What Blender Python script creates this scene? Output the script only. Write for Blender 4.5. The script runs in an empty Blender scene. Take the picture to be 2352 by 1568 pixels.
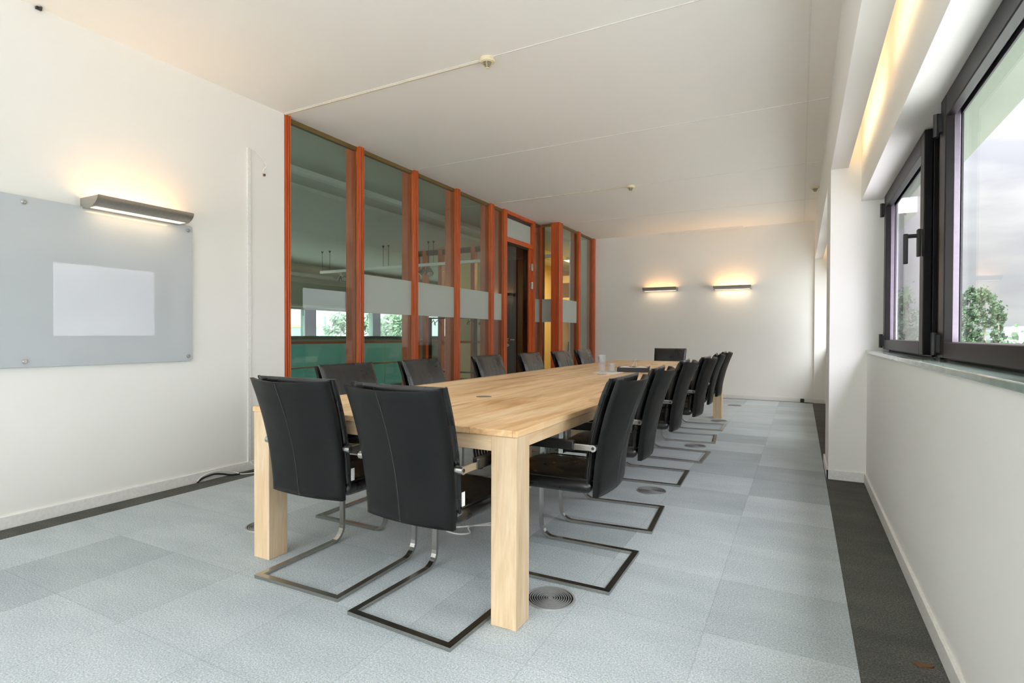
import bpy, bmesh, math, random
from mathutils import Vector, Matrix, noise
random.seed(7)
S = bpy.context.scene
COL = S.collection
PI = math.pi

# ------------------------------------------------------------------ camera
FPX, YAW, PIT, ROL, CAMH = 1252.35, 0.487127, -0.0108115, 0.00308325, 1.127
cy, sy, cp, sp = math.cos(YAW), math.sin(YAW), math.cos(PIT), math.sin(PIT)
fw = Vector((-sy * cp, cy * cp, sp))
r0 = Vector((cy, sy, 0))
u0 = r0.cross(fw)
rt = math.cos(ROL) * r0 + math.sin(ROL) * u0
up = -math.sin(ROL) * r0 + math.cos(ROL) * u0
cd = bpy.data.cameras.new('camera')
cam = bpy.data.objects.new('camera', cd)
COL.objects.link(cam)
cd.sensor_fit = 'HORIZONTAL'
cd.sensor_width = 36
cd.lens = 36 * FPX / 2352
cd.clip_start, cd.clip_end = 0.05, 2000
M = Matrix((rt, up, -fw)).transposed().to_4x4()
M.translation = (0, 0, CAMH)
cam.matrix_world = M
S.camera = cam

# ------------------------------------------------------------------ colour management, world
S.view_settings.view_transform = 'Standard'
S.view_settings.look = 'None'
S.view_settings.gamma = 1
S.view_settings.use_curve_mapping = False
S.view_settings.exposure = 0.10
S.cycles.max_bounces = 12
S.cycles.diffuse_bounces = 8
S.cycles.glossy_bounces = 5
S.cycles.transparent_max_bounces = 24
S.cycles.sample_clamp_indirect = 4
S.cycles.use_denoising = True
S.cycles.caustics_reflective = False
S.cycles.caustics_refractive = False
SKY_LOW, SKY_HIGH, SKY_GLOW = 0.62, 11.5, 50.0
SKY_SIDE = 7.6

W = bpy.data.worlds.new('overcast_sky')
S.world = W
W.use_nodes = True
nt = W.node_tree
nt.nodes.clear()
def wn(t, **kw):
    n = nt.nodes.new(t)
    for k, v in kw.items():
        setattr(n, k, v)
    return n
tc = wn('ShaderNodeTexCoord')
sep = wn('ShaderNodeSeparateXYZ')
nt.links.new(tc.outputs['Generated'], sep.inputs[0])
# vertical brightness of an overcast sky
mr = wn('ShaderNodeMapRange')
mr.inputs['From Min'].default_value = 0.0
mr.inputs['From Max'].default_value = 0.9
mr.inputs['To Min'].default_value = SKY_LOW
mr.inputs['To Max'].default_value = SKY_HIGH
zp = wn('ShaderNodeMath', operation='POWER')
zm = wn('ShaderNodeMath', operation='MAXIMUM')
nt.links.new(sep.outputs['Z'], zm.inputs[0])
zm.inputs[1].default_value = 0.0
nt.links.new(zm.outputs[0], zp.inputs[0])
zp.inputs[1].default_value = 2.0
nt.links.new(zp.outputs[0], mr.inputs['Value'])
# broad sky glow behind the camera, added to brighten the room
dot = wn('ShaderNodeVectorMath', operation='DOT_PRODUCT')
dot.inputs[1].default_value = Vector((-0.02, -0.58, 0.80)).normalized()
nt.links.new(tc.outputs['Generated'], dot.inputs[0])
mx = wn('ShaderNodeMath', operation='MAXIMUM')
mx.inputs[1].default_value = 0.0
nt.links.new(dot.outputs['Value'], mx.inputs[0])
pw = wn('ShaderNodeMath', operation='POWER')
pw.inputs[1].default_value = 7.0
nt.links.new(mx.outputs[0], pw.inputs[0])
gl = wn('ShaderNodeMath', operation='MULTIPLY')
gl.inputs[1].default_value = SKY_GLOW
nt.links.new(pw.outputs[0], gl.inputs[0])
# clouds
mp = wn('ShaderNodeMapping')
mp.inputs['Scale'].default_value = (2.2, 2.2, 7.0)
nt.links.new(tc.outputs['Generated'], mp.inputs[0])
nz = wn('ShaderNodeTexNoise')
nz.inputs['Scale'].default_value = 1.6
nz.inputs['Detail'].default_value = 5
nz.inputs['Roughness'].default_value = 0.5
nt.links.new(mp.outputs[0], nz.inputs['Vector'])
cr = wn('ShaderNodeValToRGB')
cr.color_ramp.elements[0].position = 0.36
cr.color_ramp.elements[0].color = (0.62, 0.64, 0.70, 1)
cr.color_ramp.elements[1].position = 0.62
cr.color_ramp.elements[1].color = (1.0, 1.05, 1.03, 1)
nt.links.new(nz.outputs[0], cr.inputs[0])
ad = wn('ShaderNodeMath', operation='ADD')
nt.links.new(mr.outputs[0], ad.inputs[0])
nt.links.new(gl.outputs[0], ad.inputs[1])
# brighter cloud to either side, dimmer along the building
sq = wn('ShaderNodeMath', operation='POWER')
ab = wn('ShaderNodeMath', operation='ABSOLUTE')
nt.links.new(sep.outputs['X'], ab.inputs[0])
nt.links.new(ab.outputs[0], sq.inputs[0])
sq.inputs[1].default_value = 3.0
sd = wn('ShaderNodeMath', operation='MULTIPLY_ADD')
nt.links.new(sq.outputs[0], sd.inputs[0])
sd.inputs[1].default_value = SKY_SIDE
nt.links.new(ad.outputs[0], sd.inputs[2])
bg = wn('ShaderNodeBackground')
nt.links.new(cr.outputs[0], bg.inputs['Color'])
nt.links.new(sd.outputs[0], bg.inputs['Strength'])
wo = wn('ShaderNodeOutputWorld')
nt.links.new(bg.outputs[0], wo.inputs[0])

# ------------------------------------------------------------------ materials
class NT:
    def __init__(s, name):
        s.m = bpy.data.materials.new(name)
        s.m.use_nodes = True
        s.t = s.m.node_tree
        s.t.nodes.clear()
        s.out = s.n('ShaderNodeOutputMaterial')
    def n(s, t, ins=None, **kw):
        n = s.t.nodes.new(t)
        for k, v in kw.items():
            setattr(n, k, v)
        for k, v in (ins or {}).items():
            if isinstance(v, bpy.types.NodeSocket):
                s.t.links.new(v, n.inputs[k])
            else:
                n.inputs[k].default_value = v
        return n
    def l(s, a, b):
        s.t.links.new(a, b)
    def ramp(s, f, stops):
        r = s.n('ShaderNodeValToRGB', {0: f})
        e = r.color_ramp.elements
        while len(e) < len(stops):
            e.new(0.5)
        for i, (p, c) in enumerate(stops):
            e[i].position = p
            e[i].color = c if len(c) == 4 else (*c, 1)
        return r.outputs[0]
    def obj(s, scale=(1, 1, 1)):
        c = s.n('ShaderNodeTexCoord')
        return s.n('ShaderNodeMapping', {0: c.outputs['Object'], 'Scale': scale}).outputs[0]
    def noise(s, vec, scale, detail=3, rough=0.5, dist=0.0):
        return s.n('ShaderNodeTexNoise', {'Vector': vec, 'Scale': scale, 'Detail': detail, 'Roughness': rough, 'Distortion': dist}).outputs[0]
    def bump(s, h, strength, dist=0.01):
        return s.n('ShaderNodeBump', {'Height': h, 'Strength': strength, 'Distance': dist}).outputs[0]
    def mul(s, a, b):
        return s.n('ShaderNodeMix', {0: 1.0, 6: a, 7: b}, data_type='RGBA', blend_type='MULTIPLY').outputs[2]
    def mix(s, f, a, b):
        return s.n('ShaderNodeMix', {0: f, 6: a, 7: b}, data_type='RGBA').outputs[2]
    def math(s, op, a, b=0.0):
        return s.n('ShaderNodeMath', {0: a, 1: b}, operation=op).outputs[0]
    def schlick(s, r0=0.04):
        g = s.n('ShaderNodeNewGeometry')
        d = s.n('ShaderNodeVectorMath', {0: g.outputs['Incoming'], 1: g.outputs['Normal']}, operation='DOT_PRODUCT').outputs['Value']
        q = s.math('POWER', s.math('SUBTRACT', 1.0, s.math('ABSOLUTE', d)), 5.0)
        return s.math('ADD', s.math('MULTIPLY', q, 1 - r0), r0)
    def pbr(s, **kw):
        p = s.n('ShaderNodeBsdfPrincipled', {k.replace('_', ' '): v for k, v in kw.items()})
        s.l(p.outputs[0], s.out.inputs[0])
        return s.m
def c4(r, g, b):
    return (r, g, b, 1)

def plain(name, col, rough=0.5, metal=0.0, spec=0.5, nscale=60, namp=0.06, bump=0.0):
    t = NT(name)
    v = t.obj()
    n = t.noise(v, nscale, 3)
    lo = tuple(x * (1 - namp) for x in col)
    hi = tuple(min(1, x * (1 + namp)) for x in col)
    kw = dict(Base_Color=t.ramp(n, [(0.3, lo), (0.7, hi)]), Roughness=rough, Metallic=metal)
    kw['Specular IOR Level'] = spec
    if bump:
        kw['Normal'] = t.bump(n, bump, 0.002)
    return t.pbr(**kw)

def leather_mat(name='black_leather'):
    t = NT(name)
    v = t.obj()
    n1 = t.noise(v, 9, 4, 0.55)
    grain = t.noise(v, 60, 2, 0.4)
    wr = t.noise(t.obj((20, 10, 6)), 1.0, 2, 0.4, 0.2)
    h = t.math('ADD', t.math('MULTIPLY', grain, 0.10), t.math('MULTIPLY', wr, 1.1))
    return t.pbr(Base_Color=t.ramp(n1, [(0.3, (0.005, 0.005, 0.0052)), (0.7, (0.010, 0.0098, 0.0095))]),
                 Roughness=t.ramp(n1, [(0.3, (0.24,) * 3), (0.75, (0.38,) * 3)]),
                 Normal=t.bump(h, 0.22, 0.004), **{'Specular IOR Level': 0.6})

def back_leather():
    t = NT('smooth_black_leather')
    v = t.obj()
    n1 = t.noise(v, 7, 4, 0.55)
    grain = t.noise(v, 60, 2, 0.4)
    wr = t.noise(t.obj((5, 5, 16)), 1.0, 3, 0.5, 0.8)
    scr = t.noise(t.obj((60, 60, 14)), 1.0, 2, 0.6, 1.2)
    h = t.math('ADD', t.math('MULTIPLY', grain, 0.08), t.math('MULTIPLY', wr, 0.7))
    base = t.ramp(n1, [(0.3, (0.0035, 0.0038, 0.0038)), (0.7, (0.0065, 0.0068, 0.0068))])
    worn = t.mix(t.ramp(scr, [(0.78, (0, 0, 0)), (0.86, (1, 1, 1))]), base, c4(0.06, 0.06, 0.06))
    return t.pbr(Base_Color=worn, Roughness=t.ramp(n1, [(0.3, (0.36,) * 3), (0.75, (0.5,) * 3)]),
                 Normal=t.bump(h, 0.22, 0.006), **{'Specular IOR Level': 0.25})

def wood_table(name, axis, light=1.0):
    t = NT(name)
    c = t.n('ShaderNodeTexCoord').outputs['Object']
    s = t.n('ShaderNodeSeparateXYZ', {0: c})
    if axis == 'y':
        across, along = s.outputs['X'], s.outputs['Y']
    elif axis == 'x':
        across, along = s.outputs['Z'], s.outputs['X']
    else:
        across, along = s.outputs['X'], s.outputs['Z']
    st = {'y': (9, 0.9, 9), 'x': (0.9, 9, 9), 'z': (9, 9, 0.9)}[axis]
    grain = t.noise(t.obj(tuple(8 * q for q in st)), 1.0, 5, 0.6, 0.6)
    blot = t.noise(t.obj(tuple(q * 0.55 for q in st)), 1.0, 4, 0.62, 1.1)
    fig = t.noise(t.obj(tuple(q * 1.6 for q in st)), 1.0, 3, 0.5, 1.8)
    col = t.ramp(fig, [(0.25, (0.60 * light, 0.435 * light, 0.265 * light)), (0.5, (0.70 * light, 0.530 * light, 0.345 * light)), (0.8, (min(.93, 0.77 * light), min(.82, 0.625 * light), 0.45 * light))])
    if axis == 'y':
        bd = t.math('FLOOR', t.math('DIVIDE', across, 0.193))
        sg = t.math('FLOOR', t.math('ADD', t.math('DIVIDE', along, 2.07), 0.0))
        k = t.n('ShaderNodeCombineXYZ', {0: bd, 1: sg})
        wnz = t.n('ShaderNodeTexWhiteNoise', {0: k.outputs[0]}, noise_dimensions='2D').outputs[0]
        tone = t.ramp(wnz, [(0.0, (0.84, 0.79, 0.72)), (1.0, (1.06, 1.06, 1.06))])
        col = t.mul(col, tone)
        fr = t.math('FRACT', t.math('DIVIDE', across, 0.193))
        line = t.math('LESS_THAN', t.math('ABSOLUTE', t.math('SUBTRACT', fr, 0.5)), 0.492)
        col = t.mul(col, t.ramp(line, [(0.0, (0.72, 0.66, 0.58)), (1.0, (1, 1, 1))]))
        col = t.mul(col, t.ramp(blot, [(0.40, (1, 1, 1)), (0.54, (0.90, 0.78, 0.64)), (0.66, (0.58, 0.42, 0.29))]))
    else:
        col = t.mul(col, t.ramp(blot, [(0.55, (1, 1, 1)), (0.75, (0.86, 0.74, 0.58))]))
    col = t.mul(col, t.ramp(grain, [(0.3, (0.92, 0.89, 0.85)), (0.65, (1.03, 1.03, 1.03))]))
    return t.pbr(Base_Color=col, Roughness=0.42, Normal=t.bump(grain, 0.08, 0.002), **{'Specular IOR Level': 0.4})

def wood_red():
    t = NT('red_brown_wood')
    g = t.noise(t.obj((60, 60, 2.2)), 1.0, 4, 0.6, 0.8)
    b = t.noise(t.obj((7, 7, 0.8)), 1.0, 3)
    col = t.ramp(g, [(0.25, (0.32, 0.042, 0.007)), (0.6, (0.54, 0.102, 0.019)), (0.8, (0.66, 0.155, 0.036))])
    col = t.mul(col, t.ramp(b, [(0.3, (0.85, 0.8, 0.8)), (0.7, (1.08, 1.08, 1.08))]))
    return t.pbr(Base_Color=col, Roughness=0.38, Normal=t.bump(g, 0.05, 0.002))

def carpet_mat():
    t = NT('grey_carpet_tiles')
    c = t.n('ShaderNodeTexCoord').outputs['Object']
    s = t.n('ShaderNodeSeparateXYZ', {0: c})
    T = 0.5067
    fx = t.math('DIVIDE', t.math('ADD', s.outputs['X'], 0.32), T)
    fy = t.math('DIVIDE', t.math('SUBTRACT', s.outputs['Y'], 1.664), T)
    k = t.n('ShaderNodeCombineXYZ', {0: t.math('FLOOR', fx), 1: t.math('FLOOR', fy)})
    wnz = t.n('ShaderNodeTexWhiteNoise', {0: k.outputs[0]}, noise_dimensions='2D').outputs[0]
    tone = t.ramp(wnz, [(0.0, (0.78, 0.79, 0.79)), (0.25, (0.94, 0.95, 0.95)), (0.8, (1.0, 1.0, 1.0)), (1.0, (1.06, 1.06, 1.06))])
    speck = t.noise(c, 150, 4, 0.8)
    patch = t.noise(t.obj((2.0, 5.0, 1)), 1.0, 4, 0.6)
    col = t.ramp(speck, [(0.28, (0.25, 0.275, 0.285)), (0.5, (0.48, 0.52, 0.54)), (0.70, (0.76, 0.81, 0.83))])
    col = t.mul(col, tone)
    col = t.mul(col, t.ramp(patch, [(0.3, (0.90, 0.91, 0.92)), (0.7, (1.06, 1.06, 1.05))]))
    ex = t.math('ABSOLUTE', t.math('SUBTRACT', t.math('FRACT', fx), 0.5))
    ey = t.math('ABSOLUTE', t.math('SUBTRACT', t.math('FRACT', fy), 0.5))
    e = t.math('GREATER_THAN', t.math('MAXIMUM', ex, ey), 0.4955)
    col = t.mul(col, t.ramp(e, [(0, (1, 1, 1)), (1, (0.86, 0.86, 0.86))]))
    dark = t.ramp(speck, [(0.28, (0.030, 0.030, 0.028)), (0.5, (0.085, 0.085, 0.080)), (0.72, (0.19, 0.19, 0.18))])
    dark = t.mul(dark, t.ramp(patch, [(0.3, (0.85, 0.85, 0.85)), (0.7, (1.25, 1.25, 1.2))]))
    rgt = t.math('GREATER_THAN', s.outputs['X'], 0.1815)
    lft = t.math('LESS_THAN', s.outputs['X'], -3.865)
    far = t.math('GREATER_THAN', s.outputs['Y'], 10.52)
    b = t.math('MAXIMUM', t.math('MAXIMUM', rgt, lft), far)
    col = t.mix(b, col, dark)
    return t.pbr(Base_Color=col, Roughness=0.95, Normal=t.bump(speck, 0.5, 0.004), **{'Specular IOR Level': 0.1})

def paint_mat(name, col, rough=0.7):
    t = NT(name)
    v = t.obj()
    n = t.noise(v, 1.3, 3)
    f = t.noise(v, 260, 2)
    lo = tuple(x * 0.985 for x in col)
    return t.pbr(Base_Color=t.ramp(n, [(0.3, lo), (0.7, col)]), Roughness=rough, Normal=t.bump(f, 0.06, 0.001), **{'Specular IOR Level': 0.3})

def glass_mat(name, tint, refl=1.0, haze=0.0):
    t = NT(name)
    tr = t.n('ShaderNodeBsdfTransparent', {0: c4(*tint)})
    if haze:
        d = t.n('ShaderNodeBsdfDiffuse', {0: c4(0.75, 0.72, 0.76)})  # milky diffuse veil mixed in as painted haze
        dn = t.noise(t.obj((2, 3, 4)), 1.0, 4, 0.6)
        f = t.math('MULTIPLY', t.ramp(dn, [(0.35, (0.3,) * 3), (0.75, (1,) * 3)]), haze)
        tr = t.n('ShaderNodeMixShader', {0: f, 1: tr.outputs[0], 2: d.outputs[0]})
    gl = t.n('ShaderNodeBsdfGlossy', {0: c4(1, 1, 1), 'Roughness': 0.0})
    f = t.math('MULTIPLY', t.schlick(), refl)
    mxs = t.n('ShaderNodeMixShader', {0: f, 1: tr.outputs[0], 2: gl.outputs[0]})
    t.l(mxs.outputs[0], t.out.inputs[0])
    return t.m

def frosted_mat():
    t = NT('frosted_film')
    d = t.n('ShaderNodeBsdfDiffuse', {0: c4(0.70, 0.74, 0.70)})
    tl = t.n('ShaderNodeBsdfTranslucent', {0: c4(0.55, 0.62, 0.58)})
    m1 = t.n('ShaderNodeMixShader', {0: 0.45, 1: d.outputs[0], 2: tl.outputs[0]})
    n = t.noise(t.obj(), 500, 2)
    g = t.n('ShaderNodeBsdfGlossy', {0: c4(1, 1, 1), 'Roughness': t.math('ADD', 0.25, t.math('MULTIPLY', n, 0.1))})
    m2 = t.n('ShaderNodeMixShader', {0: 0.03, 1: m1.outputs[0], 2: g.outputs[0]})
    t.l(m2.outputs[0], t.out.inputs[0])
    return t.m

def teal_mat():
    t = NT('teal_balustrade_glass')
    n = t.noise(t.obj(), 1.5, 3)
    d = t.n('ShaderNodeBsdfDiffuse', {0: t.ramp(n, [(0.3, (0.34, 0.60, 0.58)), (0.7, (0.40, 0.68, 0.65))])})
    tl = t.n('ShaderNodeBsdfTranslucent', {0: c4(0.5, 0.85, 0.8)})
    m1 = t.n('ShaderNodeMixShader', {0: 0.6, 1: d.outputs[0], 2: tl.outputs[0]})
    g = t.n('ShaderNodeBsdfGlossy', {0: c4(1, 1, 1), 'Roughness': 0.05})
    m2 = t.n('ShaderNodeMixShader', {0: t.schlick(), 1: m1.outputs[0], 2: g.outputs[0]})
    t.l(m2.outputs[0], t.out.inputs[0])
    return t.m

def emit_mat(name, col, strength):
    t = NT(name)
    n = t.noise(t.obj(), 3, 2)
    e = t.n('ShaderNodeEmission', {0: t.ramp(n, [(0.2, tuple(x * 0.97 for x in col)), (0.8, col)]), 1: strength})
    t.l(e.outputs[0], t.out.inputs[0])
    return t.m

def leaf_mat(name, a, b):
    t = NT(name)
    n = t.noise(t.obj(), 1.6, 4)
    col = t.ramp(n, [(0.3, a), (0.7, b)])
    d = t.n('ShaderNodeBsdfDiffuse', {0: col})
    tl = t.n('ShaderNodeBsdfTranslucent', {0: col})
    m1 = t.n('ShaderNodeMixShader', {0: 0.35, 1: d.outputs[0], 2: tl.outputs[0]})
    t.l(m1.outputs[0], t.out.inputs[0])
    return t.m

MAT = dict(
    wall=paint_mat('white_wall_paint', (0.85, 0.832, 0.795)),
    ceil=paint_mat('white_ceiling_paint', (0.885, 0.875, 0.835)),
    trim=plain('white_trim_paint', (0.80, 0.785, 0.76), 0.45),
    carpet=carpet_mat(),
    leather=leather_mat(), bleather=back_leather(),
    seam=plain('dark_stitching', (0.035, 0.035, 0.035), 0.6),
    steel=plain('brushed_steel', (0.46, 0.45, 0.43), 0.27, 1.0, nscale=200, namp=0.1),
    dsteel=plain('dark_steel', (0.22, 0.21, 0.2), 0.32, 1.0),
    alu=plain('satin_aluminium', (0.42, 0.39, 0.35), 0.4, 0.85),
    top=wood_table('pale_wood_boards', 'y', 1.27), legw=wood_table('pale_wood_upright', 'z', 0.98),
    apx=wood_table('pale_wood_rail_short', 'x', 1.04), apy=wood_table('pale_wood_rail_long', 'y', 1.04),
    red=wood_red(),
    gold=plain('bronze_anodised_rail', (0.20, 0.13, 0.045), 0.4, 0.5),
    glass=glass_mat('green_tinted_glass', (0.80, 0.88, 0.85), 1.0),
    wglass=glass_mat('window_glass', (0.985, 0.985, 0.99), 0.28),
    wglassp=glass_mat('purple_painted_haze_glass', (0.93, 0.91, 0.95), 0.8, 0.10),  # purple tint and haze stand in for room reflections at grazing view
    fglass=glass_mat('facade_glass', (0.93, 0.96, 0.94), 0.5),
    dglass=glass_mat('dimmed_door_glass', (0.13, 0.17, 0.20), 1.0),  # tint darkened to stand in for the dim space behind the door
    frost=frosted_mat(), teal=teal_mat(),
    frame=plain('dark_window_frame', (0.007, 0.0055, 0.0055), 0.4, 0.0, 0.16),
    bead=plain('mauve_grey_aluminium', (0.22, 0.19, 0.23), 0.28, 0.8),
    gasket=plain('black_gasket', (0.01, 0.01, 0.01), 0.6),
    sill=plain('grey_green_stone', (0.30, 0.36, 0.33), 0.08, 0.0, 0.6, 14, 0.12),
    board=plain('white_enamelled_glass', (0.50, 0.525, 0.545), 0.01, 0.0, 0.5, 3, 0.01),
    black=plain('matt_black', (0.012, 0.012, 0.013), 0.45),
    cable_w=plain('white_cable_plastic', (0.78, 0.77, 0.74), 0.4),
    beige=plain('ivory_plastic', (0.70, 0.62, 0.43), 0.4),
    trunk=plain('cream_trunking_plastic', (0.62, 0.55, 0.44), 0.45),
    slot=plain('dark_slot', (0.035, 0.022, 0.018), 0.7),
    paper=plain('white_paper', (0.85, 0.85, 0.86), 0.6),
    tumbler=glass_mat('clear_tumbler_glass', (0.93, 0.95, 0.96), 1.6, 0.25),
    tube=emit_mat('lamp_tube', (1.0, 0.86, 0.66), 5.0),
    fascia=paint_mat('hall_wall_paint', (0.62, 0.62, 0.57)),
    hallceil=paint_mat('hall_ceiling_paint', (0.66, 0.66, 0.60)),
    hallfloor=plain('hall_carpet', (0.12, 0.12, 0.11), 0.9),
    cream=paint_mat('cream_office_paint', (0.70, 0.53, 0.29)),
    mull=plain('dark_green_panel', (0.05, 0.085, 0.065), 0.5),
    ground=plain('pale_bounce_paving', (0.50, 0.50, 0.48), 0.95, nscale=0.4, namp=0.2),  # ground kept pale to bounce daylight up onto the ceiling
    field=plain('green_field', (0.05, 0.075, 0.04), 0.95, nscale=0.3, namp=0.3),
    clad=plain('white_cladding', (0.75, 0.77, 0.78), 0.5),
    yellow=plain('yellow_band', (0.75, 0.60, 0.12), 0.5),
    asphalt=plain('grey_plinth', (0.20, 0.22, 0.25), 0.6),
    far=plain('hazy_building', (0.14, 0.15, 0.17), 0.9, nscale=0.2),
    outer=plain('outer_soffit', (0.10, 0.125, 0.085), 0.6),
    ring=plain('grey_vent_ring', (0.34, 0.34, 0.34), 0.45, 0.2),
    leaf1=leaf_mat('poplar_leaves', (0.035, 0.06, 0.035), (0.085, 0.125, 0.075)),
    leaf2=leaf_mat('hazed_poplar_leaves', (0.13, 0.17, 0.12), (0.26, 0.31, 0.23)),  # paler leaf colour paints in the haze beyond the hall windows
    bark=plain('grey_bark', (0.16, 0.13, 0.11), 0.9),
    debris=plain('orange_brown_leaf', (0.12, 0.05, 0.015), 0.7),
)

# ------------------------------------------------------------------ mesh helpers
class MB:
    def __init__(s):
        s.bm = bmesh.new()
    def box(s, x0, x1, y0, y1, z0, z1, bev=0.0, seg=2):
        vs = [s.bm.verts.new((x, y, z)) for x in (x0, x1) for y in (y0, y1) for z in (z0, z1)]
        fs = [(0, 1, 3, 2), (4, 6, 7, 5), (0, 4, 5, 1), (2, 3, 7, 6), (0, 2, 6, 4), (1, 5, 7, 3)]
        faces = [s.bm.faces.new([vs[i] for i in f]) for f in fs]
        if bev:
            ed = list({e for f in faces for e in f.edges})
            bmesh.ops.bevel(s.bm, geom=ed, offset=bev, segments=seg, affect='EDGES', profile=0.5)
        return s
    def prism(s, poly, axis, a, b):
        """poly: list of 2-D points; extruded along axis from a to b"""
        def P(p, t):
            return {'x': (t, p[0], p[1]), 'y': (p[0], t, p[1]), 'z': (p[0], p[1], t)}[axis]
        A = [s.bm.verts.new(P(p, a)) for p in poly]
        B = [s.bm.verts.new(P(p, b)) for p in poly]
        n = len(poly)
        for i in range(n):
            s.bm.faces.new((A[i], A[(i + 1) % n], B[(i + 1) % n], B[i]))
        s.bm.faces.new(A[::-1])
        s.bm.faces.new(B)
        return s
    def rings(s, rings, closed=False, caps=True):
        V = [[s.bm.verts.new(p) for p in r] for r in rings]
        n, m = len(V), len(V[0])
        for i in range(n if closed else n - 1):
            a, b = V[i], V[(i + 1) % n]
            for j in range(m):
                s.bm.faces.new((a[j], a[(j + 1) % m], b[(j + 1) % m], b[j]))
        if caps and not closed:
            s.bm.faces.new(V[0][::-1])
            s.bm.faces.new(V[-1])
        return s
    def tube(s, pts, r, sides=8):
        pts = [Vector(p) for p in pts]
        rr = []
        nrm = None
        for i, p in enumerate(pts):
            d = (pts[min(i + 1, len(pts) - 1)] - pts[max(i - 1, 0)]).normalized()
            if nrm is None:
                nrm = d.orthogonal().normalized()
            nrm = (nrm - d * nrm.dot(d)).normalized()
            b = d.cross(nrm)
            rad = r[i] if isinstance(r, (list, tuple)) else r
            rr.append([p + rad * (math.cos(2 * PI * k / sides) * nrm + math.sin(2 * PI * k / sides) * b) for k in range(sides)])
        return s.rings(rr)
    def lathe(s, prof, c=(0, 0, 0), n=32, axis='z', closed=False):
        """prof: (radius, height) list"""
        rings = []
        for k in range(n):
            a = 2 * PI * k / n
            ring = []
            for r, h in prof:
                x, y = r * math.cos(a), r * math.sin(a)
                p = {'z': (x, y, h), 'x': (h, x, y), 'y': (x, h, y)}[axis]
                ring.append(Vector(p) + Vector(c))
            rings.append(ring)
        V = [[s.bm.verts.new(p) for p in r] for r in rings]
        m = len(prof)
        for i in range(n):
            a, b = V[i], V[(i + 1) % n]
            for j in range(m if closed else m - 1):
                j2 = (j + 1) % m
                try:
                    s.bm.faces.new((a[j], b[j], b[j2], a[j2]))
                except ValueError:
                    pass
        if not closed:
            if prof[0][0] > 1e-6:
                s.bm.faces.new([V[i][0] for i in range(n)][::-1])
            if prof[-1][0] > 1e-6:
                s.bm.faces.new([V[i][-1] for i in range(n)])
        bmesh.ops.remove_doubles(s.bm, verts=s.bm.verts, dist=1e-6)
        return s
    def build(s, name, mat, parent=None, smooth=False, ang=0.7, **props):
        bmesh.ops.recalc_face_normals(s.bm, faces=s.bm.faces)
        me = bpy.data.meshes.new(name)
        s.bm.to_mesh(me)
        s.bm.free()
        o = bpy.data.objects.new(name, me)
        COL.objects.link(o)
        me.materials.append(MAT[mat] if isinstance(mat, str) else mat)
        if smooth:
            for p in me.polygons:
                p.use_smooth = True
            if ang < 3:
                me.set_sharp_from_angle(angle=ang)
        if parent:
            o.parent = parent
        for k, v in props.items():
            o[k] = v
        return o

def empty(name, loc=(0, 0, 0), rz=0.0, **props):
    o = bpy.data.objects.new(name, None)
    o.empty_display_size = 0.1
    COL.objects.link(o)
    o.location = loc
    o.rotation_euler = (0, 0, rz)
    for k, v in props.items():
        o[k] = v
    return o
def thing(name, label, cat, loc=(0, 0, 0), rz=0.0, group=None):
    o = empty(name, loc, rz, label=label, category=cat)
    if group:
        o['group'] = group
    return o
def struct(name, mb, mat, **kw):
    return mb.build(name, mat, kind='structure', **kw)
def dup(root, loc=None, rz=None, label=None, group=None):
    def cp(o, parent):
        c = o.copy()
        COL.objects.link(c)
        if parent:
            c.parent = parent
        for ch in list(o.children):
            cp(ch, c)
        return c
    r = cp(root, None)
    if loc is not None:
        r.location = loc
    if rz is not None:
        r.rotation_euler = (0, 0, rz)
    if label:
        r['label'] = label
    if group:
        r['group'] = group
    return r
def area(name, loc, rot, sx, sy, power, col, parent=None, spread=PI):
    d = bpy.data.lights.new(name, 'AREA')
    d.shape = 'RECTANGLE'
    d.size, d.size_y = sx, sy
    d.energy = power
    d.color = col
    d.spread = spread
    o = bpy.data.objects.new(name, d)
    COL.objects.link(o)
    o.location = loc
    o.rotation_euler = rot
    if parent:
        o.parent = parent
    return o
def arc(c, r, a0, a1, n, plane='xz'):
    out = []
    for i in range(n + 1):
        a = a0 + (a1 - a0) * i / n
        u, v = r * math.cos(a), r * math.sin(a)
        out.append({'xz': (c[0] + u, c[1], c[2] + v), 'yz': (c[0], c[1] + u, c[2] + v), 'xy': (c[0] + u, c[1] + v, c[2])}[plane])
    return out

# ------------------------------------------------------------------ room shell
CEIL = 3.085
WL = -4.06          # left wall face
YB = 10.58          # back wall face
YF = -4.2           # wall behind the camera
XR = 0.452          # lower window wall face
struct('floor', MB().box(-4.2, 0.86, YF - .2, 10.8, -0.2, 0.0), 'carpet')
struct('ceiling', MB().box(-4.2, 0.86, YF - .2, 10.8, CEIL, CEIL + .25), 'ceil')
struct('wall_left', MB().box(-4.26, WL, YF - .2, 3.34, -0.2, CEIL + .02), 'wall')
struct('wall_back', MB().box(-4.26, 0.86, YB, YB + .22, -0.2, CEIL + .02), 'wall')
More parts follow.
